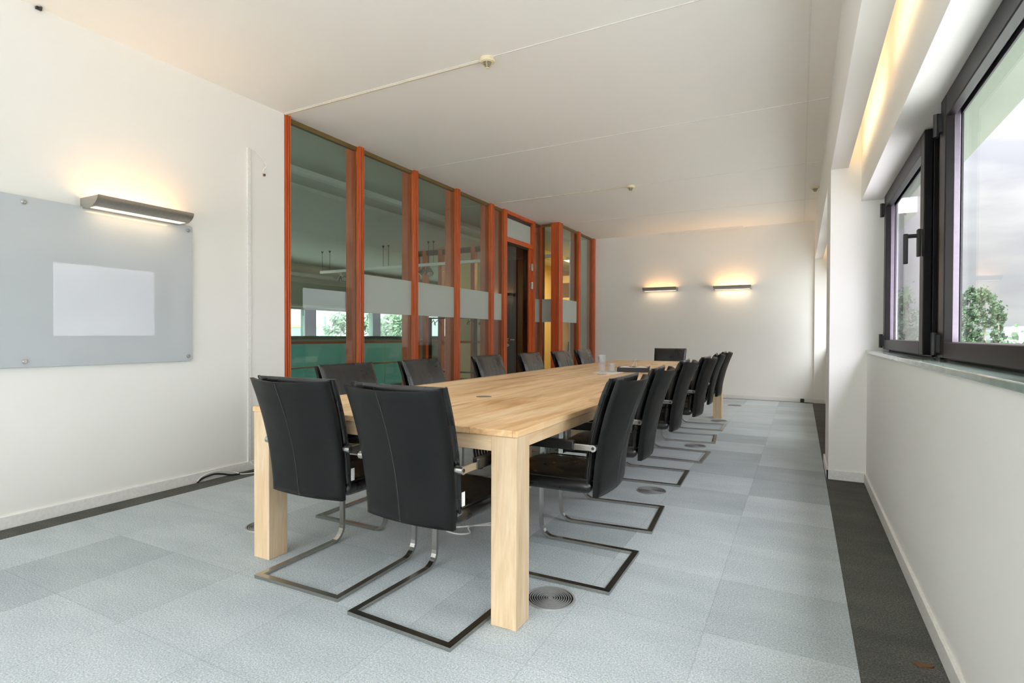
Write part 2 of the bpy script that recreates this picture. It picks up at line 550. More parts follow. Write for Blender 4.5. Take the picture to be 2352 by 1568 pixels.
# unseen wall behind the camera, wide opening added to let daylight in
fwl = MB()
fwl.box(-4.26, 0.86, YF - .2, YF, 2.95, CEIL + .02)
fwl.box(-4.26, 0.86, YF - .2, YF, -0.2, 0.06)
fwl.box(-4.26, -3.9, YF - .2, YF, 0.06, 2.95)
fwl.box(0.25, 0.86, YF - .2, YF, 0.06, 2.95)
struct('wall_front', fwl, 'wall')
wr = MB()
BAYS = ((YF, 4.985), (5.62, YB))
for a, b in BAYS:
    wr.box(XR, 0.64, a, b, -0.2, 1.0)
    wr.box(0.403, 0.85, a, b, 2.171, CEIL + .02)
wr.box(0.2, 0.64, 4.985, 5.62, -0.2, CEIL + .02)
struct('wall_right', wr, 'wall')
ws = MB()
for a, b in BAYS:
    ws.box(0.66, 0.849, a + .002, b - .002, 2.165, 2.173)
struct('trim_1', ws, 'outer')
for i, (a, b) in enumerate(BAYS):
    struct('trim_%d' % (2 + i), MB().box(XR - .012, 0.66, a + .002, b - .002, 1.0, 1.024, 0.004), 'sill')
# light pelmet along the window wall: fascia board and shelf
for i, (a, b) in enumerate(BAYS):
    f = MB().box(0.2, 0.222, a + .001, b - .001, 2.44, CEIL)
    f.box(0.222, 0.318, a + .001, b - .001, 2.44, 2.462)
    struct('trim_%d' % (4 + i), f, 'wall')
    n = max(1, round((b - a) / 1.5))
    L = (b - a) / n
    for j in range(n):
        yc = a + (j + .5) * L
        t = thing('cove_light', 'warm fluorescent batten hidden in the window pelmet', 'light', (0.27, yc, 2.462), 0, 'battens in the window pelmet')
        MB().box(-.022, .022, -.6, .6, 0, .035).build('batten', 'trim', t)
        MB().tube([(0, -.58, .05), (0, .58, .05)], .013).build('lamp_tube', 'tube', t, smooth=True)
        area('cove_lamp', (.01, 0, .075), (0, math.radians(115), 0), .05, 1.2, 9.0, (1.0, .70, .38), t)
struct('trim_6', MB().box(0.2, XR, 10.535, YB - .001, 0, 2.44), 'wall')
# ceiling joints
k = 7
for y in (-0.36, 1.49, 3.335, 5.185, 7.03, 8.87):
    struct('trim_%d' % k, MB().box(-4.05, 0.197, y - .006, y + .006, CEIL - .003, CEIL + .001), 'trim')
    k += 1
struct('trim_%d' % k, MB().box(0.029, 0.041, YF, YB, CEIL - .0035, CEIL + .001), 'trim')
# baseboards
struct('baseboard_left', MB().box(WL - .001, WL + .015, YF, 3.336, 0, .075, .003), 'trim')
struct('baseboard_back', MB().box(-3.67, 0.2, YB - .014, YB + .001, 0, .075, .003), 'trim')
bb = MB()
for a, b in BAYS:
    bb.box(XR - .014, XR + .001, a, b - .014, 0, .075, .003)
bb.box(0.186, XR, 4.971, 4.986, 0, .075, .003)
bb.box(0.186, 0.201, 4.971, 5.634, 0, .075, .003)
bb.box(0.186, XR, 5.619, 5.634, 0, .075, .003)
bb.box(0.2, XR, 10.522, 10.536, 0, .075, .003)
struct('baseboard_right', bb, 'trim')

# ------------------------------------------------------------------ windows in the right wall
ZW0, ZW1 = 1.036, 2.165
def window(i, y0, y1, far_glass=False):
    """y1 = hinge side (further from the camera), y0 = handle side"""
    w = empty('window_%d' % i, (0.6, (y0 + y1) / 2, ZW0), kind='structure')
    def rect(x0, x1, a, b, za, zb, t, tb, name, mat, bev=.003):
        m = MB()
        X0, X1 = x0 - .6, x1 - .6
        A, B = a - (y0 + y1) / 2, b - (y0 + y1) / 2
        Z0, Z1 = za - ZW0, zb - ZW0
        m.box(X0, X1, A, A + t, Z0, Z1, bev)
        m.box(X0, X1, B - t, B, Z0, Z1, bev)
        m.box(X0, X1, A + t, B - t, Z1 - t, Z1, bev)
        m.box(X0, X1, A + t, B - t, Z0, Z0 + tb, bev)
        return m.build(name, mat, w)
    rect(.577, .600, y0 - .01, y1 + .012, ZW0 - .011, ZW1 + .004, .05, .05, 'frame', 'frame')
    rect(.540, .576, y0, y1, ZW0, ZW1, .095, .068, 'sash', 'frame', .004)
    rect(.570, .592, y0 + .075, y1 - .075, ZW0 + .05, ZW1 - .05, .022, .020, 'glazing_bead', 'bead', .002)
    rect(.594, .602, y0 + .05, y1 - .05, ZW0 + .045, ZW1 - .045, .048, .026, 'gasket', 'gasket', .001)
    a, b = y0 - (y0 + y1) / 2 + .052, y1 - (y0 + y1) / 2 - .052
    MB().box(-.006, -.002, a, b, .06, ZW1 - ZW0 - .05).build('glass', 'wglassp' if far_glass else 'wglass', w)
    h0 = y1 - (y0 + y1) / 2
    for zz in (.06, 1.03):
        MB().tube([(-.073, h0 + .010, zz - .05), (-.073, h0 + .010, zz + .05)], .013, 10).box(-.070, -.05, h0 - .03, h0 + .008, zz - .04, zz + .04).build('hinge', 'black', w)
    hy = y0 - (y0 + y1) / 2 + .045
    hd = MB().box(-.080, -.064, hy - .018, hy + .018, .50, .64, .004)
    hd.tube([(-.08, hy, .607), (-.125, hy, .607)], .011, 10)
    hd.box(-.137, -.117, hy - .011, hy + .011, .465, .620, .004)
    hd.build('handle', 'black', w)
    return w
wi = 1
spans = [(3.39, 4.87)]
y = 3.03
while y - 1.48 > YF + .05:
    spans.append((y - 1.48, y))
    y -= 1.85
spans += [(5.70, 7.10), (7.55, 8.95), (9.40, 10.50)]
for a, b in spans:
    window(wi, a, b, far_glass=(wi == 1))
    wi += 1
# dark mullion panels between the sashes
m = MB()
for a, b in BAYS:
    ed = sorted([s for s in spans if a <= s[0] < b])
    prev = a
    for s in ed:
        if s[0] - prev > .03:
            m.box(.592, .62, prev + .002, s[0] - .012, 1.024, 2.171)
            if s[0] - prev > .3:
                m.box(.575, .592, prev + .14, prev + .20, 1.024, 2.171, .003)
        prev = s[1] + .014
    if b - prev > .01:
        m.box(.592, .62, prev, b, 1.024, 2.171)
struct('trim_20', m, 'frame')
# assumed glazing behind the camera, added to bring daylight into the room
w = empty('window_%d' % wi, (-1.825, YF - .1, .06), kind='structure')
m = MB()
for x in (-2.075, -1.04, 0.0, 1.04, 2.015):
    m.box(x, x + .06, -.05, .05, 0, 2.89)
m.box(-2.075, 2.075, -.05, .05, 0, .06)
m.box(-2.075, 2.075, -.05, .05, 2.83, 2.89)
m.build('frame', 'frame', w)
MB().box(-2.03, 2.03, -.004, .004, .05, 2.84).build('glass', 'wglass', w)

# ------------------------------------------------------------------ glazed timber partition
part = thing('glazed_partition', 'floor-to-ceiling glass partition with red-brown timber posts along the table\'s far side', 'partition', (0, 0, 0))
GX = -4.112
def post(x_front, y0, y1, back=-4.25, parent=part):
    w = y1 - y0
    g = w * .12
    xf = x_front
    poly = [(back, y0), (xf, y0), (xf, y0 + w * .36), (xf - .012, y0 + w * .40), (xf - .012, y0 + w * .46), (xf, y0 + w * .50), (xf, y0 + w * .72), (xf - .008, y0 + w * .75), (xf - .008, y0 + w * .80), (xf, y0 + w * .83), (xf, y1), (back, y1)]
    return MB().prism(poly, 'z', 0, CEIL).build('post', 'red', parent)
XF = WL + .002
P = [(3.342, 3.408), (4.274, 4.340), (5.186, 5.256), (6.090, 6.165), (7.000, 7.085), (7.40, 7.495), (8.415, 8.51), (8.80, 8.905)]
for a, b in P:
    post(XF, a, b)
def pane(x, y0, y1, z0=.10, z1=3.05, mat='glass', band=True, along='y'):
    if along == 'y':
        o = MB().box(x - .004, x + .004, y0, y1, z0, z1).build('glass_pane', mat, part)
        if band:
            MB().box(x + .0045, x + .0065, y0 + .001, y1 - .001, 1.368, 1.772).build('frosted_band', 'frost', o, label='frosted grey-green band across the pane')
    else:
        o = MB().box(y0, y1, x - .004, x + .004, z0, z1).build('glass_pane', mat, part)
        if band:
            MB().box(y0 + .001, y1 - .001, x - .0065, x - .0045, 1.368, 1.772).build('frosted_band', 'frost', o, label='frosted grey-green band across the pane')
    return o
def rails(x, y0, y1):
    MB().box(x - .03, x + .012, y0, y1, 3.045, CEIL).build('head_rail', 'gold', part)
    MB().box(x - .03, x + .03, y0, y1, 0, .10).build('bottom_rail', 'red', part)
for i in range(5):
    y0, y1 = P[i][1], P[i + 1][0]
    pane(GX, y0, y1, band=i > 0)
    rails(GX, y0, y1)
pane(GX, P[6][1], P[7][0])
rails(GX, P[6][1], P[7][0])
# return pane and the nearer run beside the back wall
X2 = -3.69
pane(8.80, -4.058, -3.83, along='x')
MB().box(-4.058, -3.83, 8.79, 8.83, 3.045, CEIL).build('head_rail', 'gold', part)
Q = [(8.69, 8.86), (9.64, 9.74), (10.485, 10.575)]
post(X2, *Q[0], back=-3.84)
post(X2, *Q[1], back=-3.86)
post(X2, *Q[2], back=-3.84)
for i in range(2):
    pane(X2 - .05, Q[i][1], Q[i + 1][0], band=i == 0)
    rails(X2 - .05, Q[i][1], Q[i + 1][0])
# door between two posts
dr = empty('door_1', (GX, P[5][1], 0), kind='structure')
dw = P[6][0] - P[5][1]
MB().box(-.03, .05, 0, dw, 2.60, 2.675).build('door_head', 'red', dr)
MB().box(-.03, .05, 0, dw, 3.035, CEIL).build('top_rail', 'red', dr)
MB().box(-.004, .004, .0, dw, 2.675, 2.985).build('transom_glass', 'frost', dr)
MB().box(-.02, .01, .0, dw, 2.985, 3.035).build('transom_slot', 'slot', dr)
lf = MB().box(-.005, .005, .012, dw - .10, .012, 2.57).build('door_leaf', 'dglass', dr)
MB().box(-.02, .02, .012, dw - .01, 2.572, 2.598).build('head_gasket', 'gasket', lf)
hd = MB()
hd.tube([(.005, .10, 1.06), (.05, .10, 1.06), (.05, .24, 1.06)], .011, 10)
hd.lathe([(.026, 0.005), (.026, .014), (0, .014)], (0, .10, 1.06), 16, 'x')
hd.build('door_handle', 'steel', lf, smooth=True)
MB().lathe([(.026, 0.005), (.026, .014), (0, .014)], (0, .10, .975), 16, 'x').box(.014, .03, .08, .12, .969, .981).build('lock', 'steel', lf)
for zz in (2.29, 1.98):
    MB().box(.03, .062, dw - .06, dw + .005, zz - .06, zz + .06, .004).tube([(.058, dw - .02, zz - .06), (.058, dw - .02, zz + .06)], .012, 10).build('hinge', 'steel', dr)
MB().box(-.03, .03, dw - .10, dw, .0, 2.60).build('door_stile', 'red', dr)

# ------------------------------------------------------------------ hall beyond the partition
struct('floor_hall', MB().box(-8.0, -4.2, YF, 20, -0.2, -0.005), 'hallfloor')
struct('floor_void', MB().box(-12.4, -8.0, YF, 20, -3.4, -3.2), 'hallfloor')
struct('wall_void', MB().box(-8.2, -8.0, YF, 20, -3.4, -0.2), 'fascia')
hc = MB().box(-5.2, -4.2, YF, 20, 3.09, 3.3).box(-5.95, -5.2, YF, 20, 3.14, 3.3).box(-12.4, -5.95, YF, 20, 3.085, 3.3)
struct('ceiling_hall', hc, 'hallceil')
struct('trim_21', MB().box(-5.30, -5.2, YF, 20, 3.03, 3.2), 'trim')
hw = MB().box(-12.4, -12.2, YF, 20, -3.4, 1.10).box(-12.4, -12.2, YF, 20, 1.83, 3.2)
struct('wall_hall', hw, 'fascia')
struct('trim_22', MB().box(-12.2, -12.05, YF, 20, 1.02, 1.09), 'sill')
struct('trim_23', MB().box(-12.2, -11.9, YF, 20, 2.72, 2.80).box(-12.2, -12.1, YF, 20, 1.90, 1.96), 'trim')
hm = MB()
WN = [(6.6, 8.4), (8.9, 10.72), (11.12, 12.95), (13.42 - .62, 13.42), (13.80, 15.6), (16.1, 17.9)]
prev = YF
for a, b in [(YF + .2, -1.0), (-.5, 1.3), (1.8, 3.6), (4.1, 6.1), (6.6, 8.5), (8.9, 10.70), (11.10, 13.42), (13.78, 15.6), (16.1, 17.9)]:
    if a > prev:
        hm.box(-12.35, -12.18, prev, a, 1.10, 1.83)
    prev = b
hm.box(-12.35, -12.18, prev, 20, 1.10, 1.83)
struct('trim_24', hm, 'mull')
fg = empty('window_30', (-12.28, 0, 1.10), kind='structure')
MB().box(-.004, .004, YF, 20, 0, .73).build('glass', 'fglass', fg)
struct('wall_hall_near', MB().box(-12.4, -4.26, YF - .2, YF, -3.4, .5).box(-12.4, -4.26, YF - .2, YF, 2.9, 3.3), 'fascia')
fg = empty('window_31', (-8.3, YF - .1, .5), kind='structure')  # unseen end glazing, added to flood the hall with daylight
MB().box(-3.95, 3.95, -.004, .004, 0, 2.4).build('glass', 'fglass', fg)
mm = MB()
for x in (-3.95, -2.0, 0, 2.0, 3.9):
    mm.box(x, x + .06, -.05, .05, 0, 2.4)
mm.build('frame', 'frame', fg)
struct('wall_hall_side', MB().box(-4.2, -4.0, 10.8, 20.2, -.2, 3.3), 'cream')
struct('wall_hall_end', MB().box(-12.4, -4.2, 20, 20.2, -3.4, 3.3), 'cream')
# balustrade
bal = thing('balustrade', 'teal glass balustrade with dark red handrail across the hall', 'railing', (-8.0, 0, 0))
MB().box(-.035, .035, 0.5, 10.25, .965, 1.01, .008).build('handrail', 'red', bal)
MB().box(-.015, .015, 0.5, 10.25, .52, .545).build('mid_rail', 'steel', bal)
for i in range(9):
    y0 = 0.55 + i * 1.08
    MB().box(-.006, .006, y0, y0 + 1.07, .55, .955).build('upper_panel', 'teal', bal)
    MB().box(-.006, .006, y0, y0 + 1.07, .05, .515).build('lower_panel', 'teal', bal)
MB().box(-.03, .03, .5, 10.25, -.005, .05).build('base_rail', 'dsteel', bal)
# cross partition at the end of the void
hp = thing('hall_partition', 'dark framed glass partition with slim red posts at the hall\'s end', 'partition', (-8.0, 10.28, 0))
for x in (0.02, .28, .72, 1.15, 1.60, 2.05, 2.5):
    MB().box(x - .05, x + .05, -.06, .06, 0, 3.08).build('post', 'red', hp)
MB().box(0, 2.6, -.03, .03, 2.97, 3.085).build('head_rail', 'black', hp)
MB().box(0, 2.6, -.03, .03, .955, 1.01).build('handrail', 'red', hp)
for x in (.08, .35, .79, 1.22, 1.67, 2.12):
    MB().box(x, x + .37, -.004, .004, 1.02, 2.97).build('glass_pane', 'fglass', hp)
# cream office behind it
struct('wall_office', MB().box(-8.3, -6.5, 12.2, 12.4, -.2, 3.1).box(-6.5, -6.3, 12.2, 16.0, -.2, 3.1).box(-6.5, -4.2, 16.0, 16.2, -.2, 3.1), 'cream')
ol = thing('ceiling_lamp', 'warm lamp lighting the cream office beyond the partition', 'lamp', (-5.0, 13.0, 3.02))
MB().box(-.3, .3, -.3, .3, 0, .06, .01).build('housing', 'trim', ol)
MB().box(-.27, .27, -.27, .27, -.008, 0).build('diffuser', 'tube', ol)
area('office_lamp', (0, 0, -.03), (0, 0, 0), .5, .5, 110, (1.0, .70, .34), ol)
cb = thing('office_cabinet', 'dark low cabinet against the cream office wall', 'cabinet', (-5.45, 15.6, 0))
MB().box(-.75, .75, -.3, .3, 0, .95, .01).build('body', 'black', cb)
MB().box(-.74, -.01, -.32, -.3, .05, .92, .004).build('door', 'black', cb)
MB().box(.01, .74, -.32, -.3, .05, .92, .004).build('door', 'black', cb)
struct('trim_25', MB().box(-6.3, -4.3, 14.3, 14.55, 2.62, 2.82).box(-6.3, -4.3, 14.3, 14.5, 2.1, 2.2), 'cream')
# suspended lighting rail with spots
tl = thing('track_light', 'pale suspended lighting rail with chrome spotlights hung across the hall', 'light', (-7.0, 9.25, 2.60))
MB().box(-3.0, 3.0, -.03, .03, -.03, .03, .005).build('rail', 'trim', tl)
def spot(x):
    m = MB().tube([(x, 0, -.02), (x, 0, -.10)], .012)
    for dx, dd in ((-.09, -.5), (.09, .5)):
        c = Vector((x + dx, 0, -.14))
        d = Vector((dd, -.35, -.8)).normalized()
        m.tube([c - d * .07, c - d * .06, c + d * .06, c + d * .07], [.03, .055, .075, .078], 14)
    o = m.build('spotlight', 'steel', tl, smooth=True)
    for dx, dd in ((-.09, -.5), (.09, .5)):
        c = Vector((x + dx, 0, -.14))
        d = Vector((dd, -.35, -.8)).normalized()
        MB().tube([c + d * .0705, c + d * .073], [.066, .064], 14).build('lens', 'trim', o)
for x in (-2.35, .05):
    spot(x)
for x in (-2.95, -2.71, -1.1, -.95, .12, .25):
    MB().tube([(x, 0, .03), (x, 0, .46)], .004, 6).tube([(x, 0, .44), (x, 0, .485)], [.008, .028], 8).build('suspension_wire', 'black', tl)
# coat rack with hangers
rk = thing('coat_rack', 'black metal coat rack standing behind the glass partition', 'coat rack', (-6.5, 9.75, 0))
MB().tube([(-.75, 0, 1.50), (.75, 0, 1.50)], .016, 10).build('hanging_rail', 'black', rk)
for x in (-.7, .47):
    MB().box(x - .028, x + .028, -.028, .028, 0.0, 1.52, .004).build('post', 'black', rk)
MB().box(-.7, .5, -.015, .015, .33, .36).build('stretcher', 'black', rk)
MB().box(-.72, -.68, -.25, .25, 0.0, .03).build('foot', 'black', rk)
MB().box(.45, .49, -.25, .25, 0.0, .03).build('foot', 'black', rk)
h0 = None
for i, x in enumerate((-7.10, -6.98, -6.62, -6.54, -6.46, -6.2, -6.12, -5.9, -5.84)):
    if h0 is None:
        hm_ = MB().tube([(0, -.21, -.16), (0, -.20, -.12), (0, 0, -.05), (0, .20, -.12), (0, .21, -.16)], .008, 6)
        hm_.tube([(0, 0, -.05), (0, 0, -.01)] + arc((0, .018, 0), .02, PI, 0, 8, 'yz'), .004, 6)
        h0 = hm_.build('coat_hanger', 'black', None, smooth=True, label='black coat hanger hanging on the hall coat rack', category='hanger', group='coat hangers on the rack')
        c = h0
    else:
        c = dup(h0)
    c.location = (x, 9.732, 1.506)
    c.rotation_euler = (0, 0, random.uniform(-.5, .5) + .6)

# ------------------------------------------------------------------ table
TX0, TX1, TY0, TY1, TZ = -2.452, -0.948, 1.830, 8.02, .765
tb = thing('conference_table', 'long pale wooden conference table with thick square legs', 'table', (0, 0, 0))
for i, (a, b) in enumerate(((TY0, 3.893), (3.894, 5.957), (5.958, TY1))):
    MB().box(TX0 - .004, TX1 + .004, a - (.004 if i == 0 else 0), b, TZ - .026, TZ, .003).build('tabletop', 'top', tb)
LW = .112
for x in (TX0, TX1 - LW):
    for y in (TY0, TY1 - LW):
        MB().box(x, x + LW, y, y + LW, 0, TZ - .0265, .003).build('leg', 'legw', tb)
for x in (-2.02, -1.53):
    for y in (3.84, 5.90):
        MB().box(x, x + .11, y, y + .11, 0, TZ - .0265, .003).build('leg', 'legw', tb)
AZ0, AZ1 = .690, TZ - .027
for y in (TY0 + .004, TY1 - .034):
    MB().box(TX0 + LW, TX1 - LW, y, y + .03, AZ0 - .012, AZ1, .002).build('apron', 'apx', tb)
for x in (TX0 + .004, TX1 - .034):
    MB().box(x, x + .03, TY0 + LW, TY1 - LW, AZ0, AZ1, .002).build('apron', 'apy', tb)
for y in (2.765, 4.92, 7.0):
    m = MB().lathe([(.034, 0), (.045, 0), (.045, .003), (.034, .003)], (-1.651, y, TZ), 28, closed=True)
    m.lathe([(.034, .0005), (.034, .002), (0, .002)], (-1.651, y, TZ), 28)
    m.build('cable_grommet', 'alu', tb, smooth=True, label='satin metal cable outlet in the tabletop')

# ------------------------------------------------------------------ chairs
def make_chair():
    t = thing('office_chair', 'x', 'chair')
    # sled frame
    w2, th = .014, .0075
    hx = .243
    rgs = []
    def ring(p, wv, tv):
        p, wv, tv = Vector(p), Vector(wv), Vector(tv)
        return [p + wv + tv, p - wv + tv, p - wv - tv, p + wv - tv]
    yv, R = .548, .075
    path = [((-hx, yv - .16, .418), (0, 0, 1)), ((-hx, yv - .04, .418), (0, 0, 1)), ((-hx, yv - .012, .406), (0, .7, .7)), ((-hx, yv, .378), (0, 1, 0)), ((-hx, yv, th + R), (0, 1, 0))]
    for i in range(1, 7):
        a = i / 6 * PI / 2
        path.append(((-hx, yv - R + R * math.cos(a), th + R - R * math.sin(a)), (0, math.cos(a), -math.sin(a))))
    left = [ring(p, (w2, 0, 0), Vector(tv) * th) for p, tv in path]
    left.append(ring((-hx, w2, th), (w2, w2, 0), (0, 0, -th)))
    right = [[Vector((-v.x, v.y, v.z)) for v in r] for r in left]
    right = [[r[1], r[0], r[3], r[2]] for r in right]
    # the mitred rear corners share the rear bar
    L = left
    Rr = [[Vector((-v.x, v.y, v.z)) for v in r] for r in reversed(left)]
    m = MB()
    m.rings(L + Rr)
    fr = m.build('sled_frame', 'steel', t)
    # seat cushion
    def pad(name, mat, nu, nv, fn, parent):
        """fn(u,v)->(point front, point rear); closed pad"""
        mb = MB()
        bm = mb.bm
        F = [[bm.verts.new(fn(-1 + 2 * i / nu, j / nv)[0]) for j in range(nv + 1)] for i in range(nu + 1)]
        B = [[bm.verts.new(fn(-1 + 2 * i / nu, j / nv)[1]) for j in range(nv + 1)] for i in range(nu + 1)]
        for i in range(nu):
            for j in range(nv):
                bm.faces.new((F[i][j], F[i + 1][j], F[i + 1][j + 1], F[i][j + 1]))
                bm.faces.new((B[i][j], B[i][j + 1], B[i + 1][j + 1], B[i + 1][j]))
        for i in range(nu):
            bm.faces.new((F[i][0], B[i][0], B[i + 1][0], F[i + 1][0]))
            bm.faces.new((F[i][nv], F[i + 1][nv], B[i + 1][nv], B[i][nv]))
        for j in range(nv):
            bm.faces.new((F[0][j], F[0][j + 1], B[0][j + 1], B[0][j]))
            bm.faces.new((F[nu][j], B[nu][j], B[nu][j + 1], F[nu][j + 1]))
        return mb.build(name, mat, parent, smooth=True, ang=1.3)
    def edge(u, p=10):
        return max(0.0, 1 - abs(u) ** p) ** .5
    def prof(v):
        return .076 - .012 * v - .100 * v * v
    def shell(u, v):
        hw = .216 + .018 * v
        sag = (.026 + .022 * v) * (1 - u * u)
        y = prof(v) - sag
        z = .402 + .531 * v - .010 * v * (1 - u * u)
        t_ = .010 + .006 * edge(u, 20) * edge(2 * v - 1, 30)
        return Vector((u * hw, y + t_ + .006, z)), Vector((u * hw, y - t_ + .006, z))
    bk = pad('backrest', 'bleather', 28, 22, shell, t)
    sm = [shell(-.06, .01 + .98 * i / 20)[1] + Vector((0, -.0005, 0)) for i in range(21)]
    MB().tube(sm, .0016, 6).build('seam', 'seam', bk)
    def cush(u, v):
        hw = .214 + .018 * v
        y = prof(v) + .042 - .010 * (1 - u * u)
        z = .455 + .485 * v
        wr = noise.noise(Vector((u * 2.0 + 5, v * 9, 1.7))) * .5 + noise.noise(Vector((u * 6 + 2, v * 1.6, 4.1))) * .7
        e = edge(u, 8) * edge(2 * v - 1, 14)
        t_ = .007 + .019 * e
        return Vector((u * hw, y + t_ + wr * .0050 * e, z)), Vector((u * hw, y - t_ * .8, z))
    cu = pad('back_cushion', 'leather', 30, 26, cush, t)
    for s_ in (-1, 1):
        MB().tube([Vector((s_ * (.214 + .018 * v), prof(v) + .042, .455 + .485 * v)) for v in [i / 14 for i in range(15)]], .006, 8).build('piping', 'leather', cu, smooth=True)
    def seat(u, v):
        y = .10 + .493 * v
        hw = .222 + .010 * v
        z = .442
        fr_ = max(0, (v - .82) / .18)
        wr = noise.noise(Vector((u * 3 + 9, v * 5, .3)))
        e = edge(u, 12) * edge(2 * v - 1, 16)
        top = .012 + .026 * e + .012 * (1 - u * u) * (1 - (2 * v - 1) ** 2) + wr * .003 * e
        drop = .030 * fr_ ** 2
        return Vector((u * hw, y, z + top - drop)), Vector((u * hw, y, z - .010 - .024 * edge(u, 12) * edge(2 * v - 1, 20) - drop * .4))
    se = pad('seat', 'leather', 26, 26, seat, t)
    for s_ in (-1, 1):
        MB().tube([Vector((s_ * (.2225 + .008 * i / 10), .115 + .445 * i / 10, .478 - .02 * max(0, i - 8) / 2)) for i in range(11)], .004, 6).build('piping', 'leather', se, smooth=True)
    # armrests
    for s_ in (-1, 1):
        x = s_ * .252
        pts = [(x, .16, .632)] + [(x, .50, .640)] + arc((x, .50, .600), .040, PI / 2, 0, 6, 'yz')[1:] + [(x, .542, .56), (x, .546, .44), (x, .546, .395)]
        rgs = []
        V = [Vector(p) for p in pts]
        for i, p in enumerate(V):
            d = (V[min(i + 1, len(V) - 1)] - V[max(i - 1, 0)]).normalized()
            n = Vector((0, -d.z, d.y))
            n.normalize()
            rgs.append([p + Vector((.009, 0, 0)) + n * .014, p - Vector((.009, 0, 0)) + n * .014, p - Vector((.009, 0, 0)) - n * .014, p + Vector((.009, 0, 0)) - n * .014])
        am = MB().rings(rgs).build('armrest', 'steel', t)
        MB().box(x - .014, x + .014, .165, .50, .616, .660, .006).build('arm_pad', 'leather', am, label='black leather arm sleeve')
        j = MB().box(x - .008, x + .008, .076, .17, .618, .646, .003)
        j.tube([(x - s_ * .024, .076, .632), (x + s_ * .010, .076, .632)], .0155, 14)
        j.build('arm_joint', 'steel', am, label='brushed metal arm joint')
        MB().tube([(x + s_ * .0102, .076, .632), (x + s_ * .0108, .076, .632)], .007, 10).build('joint_bolt', 'black', am)
    MB().box(.220, .223, .120, .140, .475, .535, .001).build('label_tag', 'paper', cu, label='small white fabric tag')
    return t
ch0 = make_chair()
R90 = math.radians
CH = [  # x, y, rot(deg), label
    (-1.351, 1.612, -2.4, 'black leather chair at the table\'s near end, beside the nearest table leg'),
    (-1.975, 1.672, 1.2, 'black leather chair at the table\'s near end, on the whiteboard side'),
    (-.729, 2.537, 90.5, 'first black chair on the window side, its back beside the nearest table corner'),
    (-.759, 3.360, 94.5, 'second black chair along the window side, counted from the table\'s near end'),
    (-.796, 4.425, 92.5, 'third black chair along the window side, counted from the table\'s near end'),
    (-.764, 5.295, 89.5, 'fourth black chair along the window side, counted from the table\'s near end'),
    (-.805, 6.280, 95.5, 'fifth black chair along the window side, turned edge-on'),
    (-.820, 7.130, 91.5, 'last black chair along the window side, beside the table\'s far leg'),
    (-2.640, 2.655, -90, 'black chair facing the window in front of the first glass partition posts'),
    (-2.640, 3.450, -90, 'second black chair on the partition side, creased leather backrest'),
    (-2.640, 4.480, -90, 'third black chair on the partition side, in front of the coat rack'),
    (-2.640, 5.390, -90, 'black chair on the partition side standing in front of the glass door'),
    (-2.640, 6.290, -90, 'fifth black chair on the partition side, in front of the wide stepped post'),
    (-2.640, 7.060, -90, 'last black chair on the partition side, nearest the back wall'),
    (-1.765, 8.520, 180, 'single black chair at the table\'s far end against the back wall'),
]
for i, (x, y, a, lab) in enumerate(CH):
    c = ch0 if i == 0 else dup(ch0)
    c.location = (x, y, 0)
    c.rotation_euler = (0, 0, R90(a))
    c['label'] = lab
    c['group'] = 'black leather chairs around the conference table'

# ------------------------------------------------------------------ things on the table
nap = MB().box(-1.80, -1.56, 5.08, 5.32, TZ + .0004, TZ + .003).build('napkin', 'paper', None, label='flat white napkin under the tumblers on the wooden table', category='napkin')
def tumbler(r0, r1, h):
    return MB().lathe([(0, 0), (r0, 0), (r1, h), (r1 - .003, h), (r0 - .003, .008), (0, .008)], (0, 0, 0), 20)
t0 = tumbler(.034, .040, .085).build('tumbler', 'tumbler', None, smooth=True, ang=.6, label='lower clear tumbler of the stacked pair on the white napkin', category='glass', group='clear tumblers on the napkin')
t0.location = (-1.735, 5.17, TZ + .003)
for (x, y, z, lab) in ((-1.735, 5.17, TZ + .0885, 'upper clear tumbler stacked on another at the napkin\'s edge'),
                       (-1.66, 5.25, TZ + .003, 'single clear tumbler on the napkin between the stack and the black tray')):
    c = dup(t0, (x, y, z), None, lab)
tr = thing('serving_tray', 'black shallow tray holding white papers on the wooden table', 'tray', (-1.50, 5.48, TZ + .0006), .2)
MB().box(-.15, .15, -.11, .11, 0, .008).build('tray_base', 'black', tr)
MB().box(-.15, .15, -.118, -.108, 0, .045, .003).box(-.15, .15, .108, .118, 0, .045, .003).box(-.158, -.148, -.118, .118, 0, .045, .003).box(.148, .158, -.118, .118, 0, .055, .003).build('tray_rim', 'black', tr)
pp = MB()
pp.rings([[(-.14 + .28 * i / 8, -.1, .040 + .006 * math.sin(i)), (-.14 + .28 * i / 8, .1, .042 + .006 * math.sin(i * 1.3)), (-.14 + .28 * i / 8, .1, .048 + .006 * math.sin(i * 1.3)), (-.14 + .28 * i / 8, -.1, .046 + .006 * math.sin(i))] for i in range(9)])
o = pp.build('paper_stack', 'paper', None, label='crumpled white papers lying in the black tray', category='paper')
o.location = (-1.50, 5.48, TZ - .004)
o.rotation_euler = (0, 0, .2)
st = MB().tube([(-1.53, 5.50, TZ + .045), (-1.49, 5.56, TZ + .13)], .002, 6).build('stirring_stick', 'cable_w', None, label='thin pale stick leaning up from the tray at its far side', category='stick', group='thin sticks in the tray')
st = MB().tube([(-1.455, 5.43, TZ + .04), (-1.463, 5.43, TZ + .10)], .002, 6).build('stirring_stick', 'cable_w', None, label='thin pale stick standing at the tray\'s near edge', category='stick', group='thin sticks in the tray')

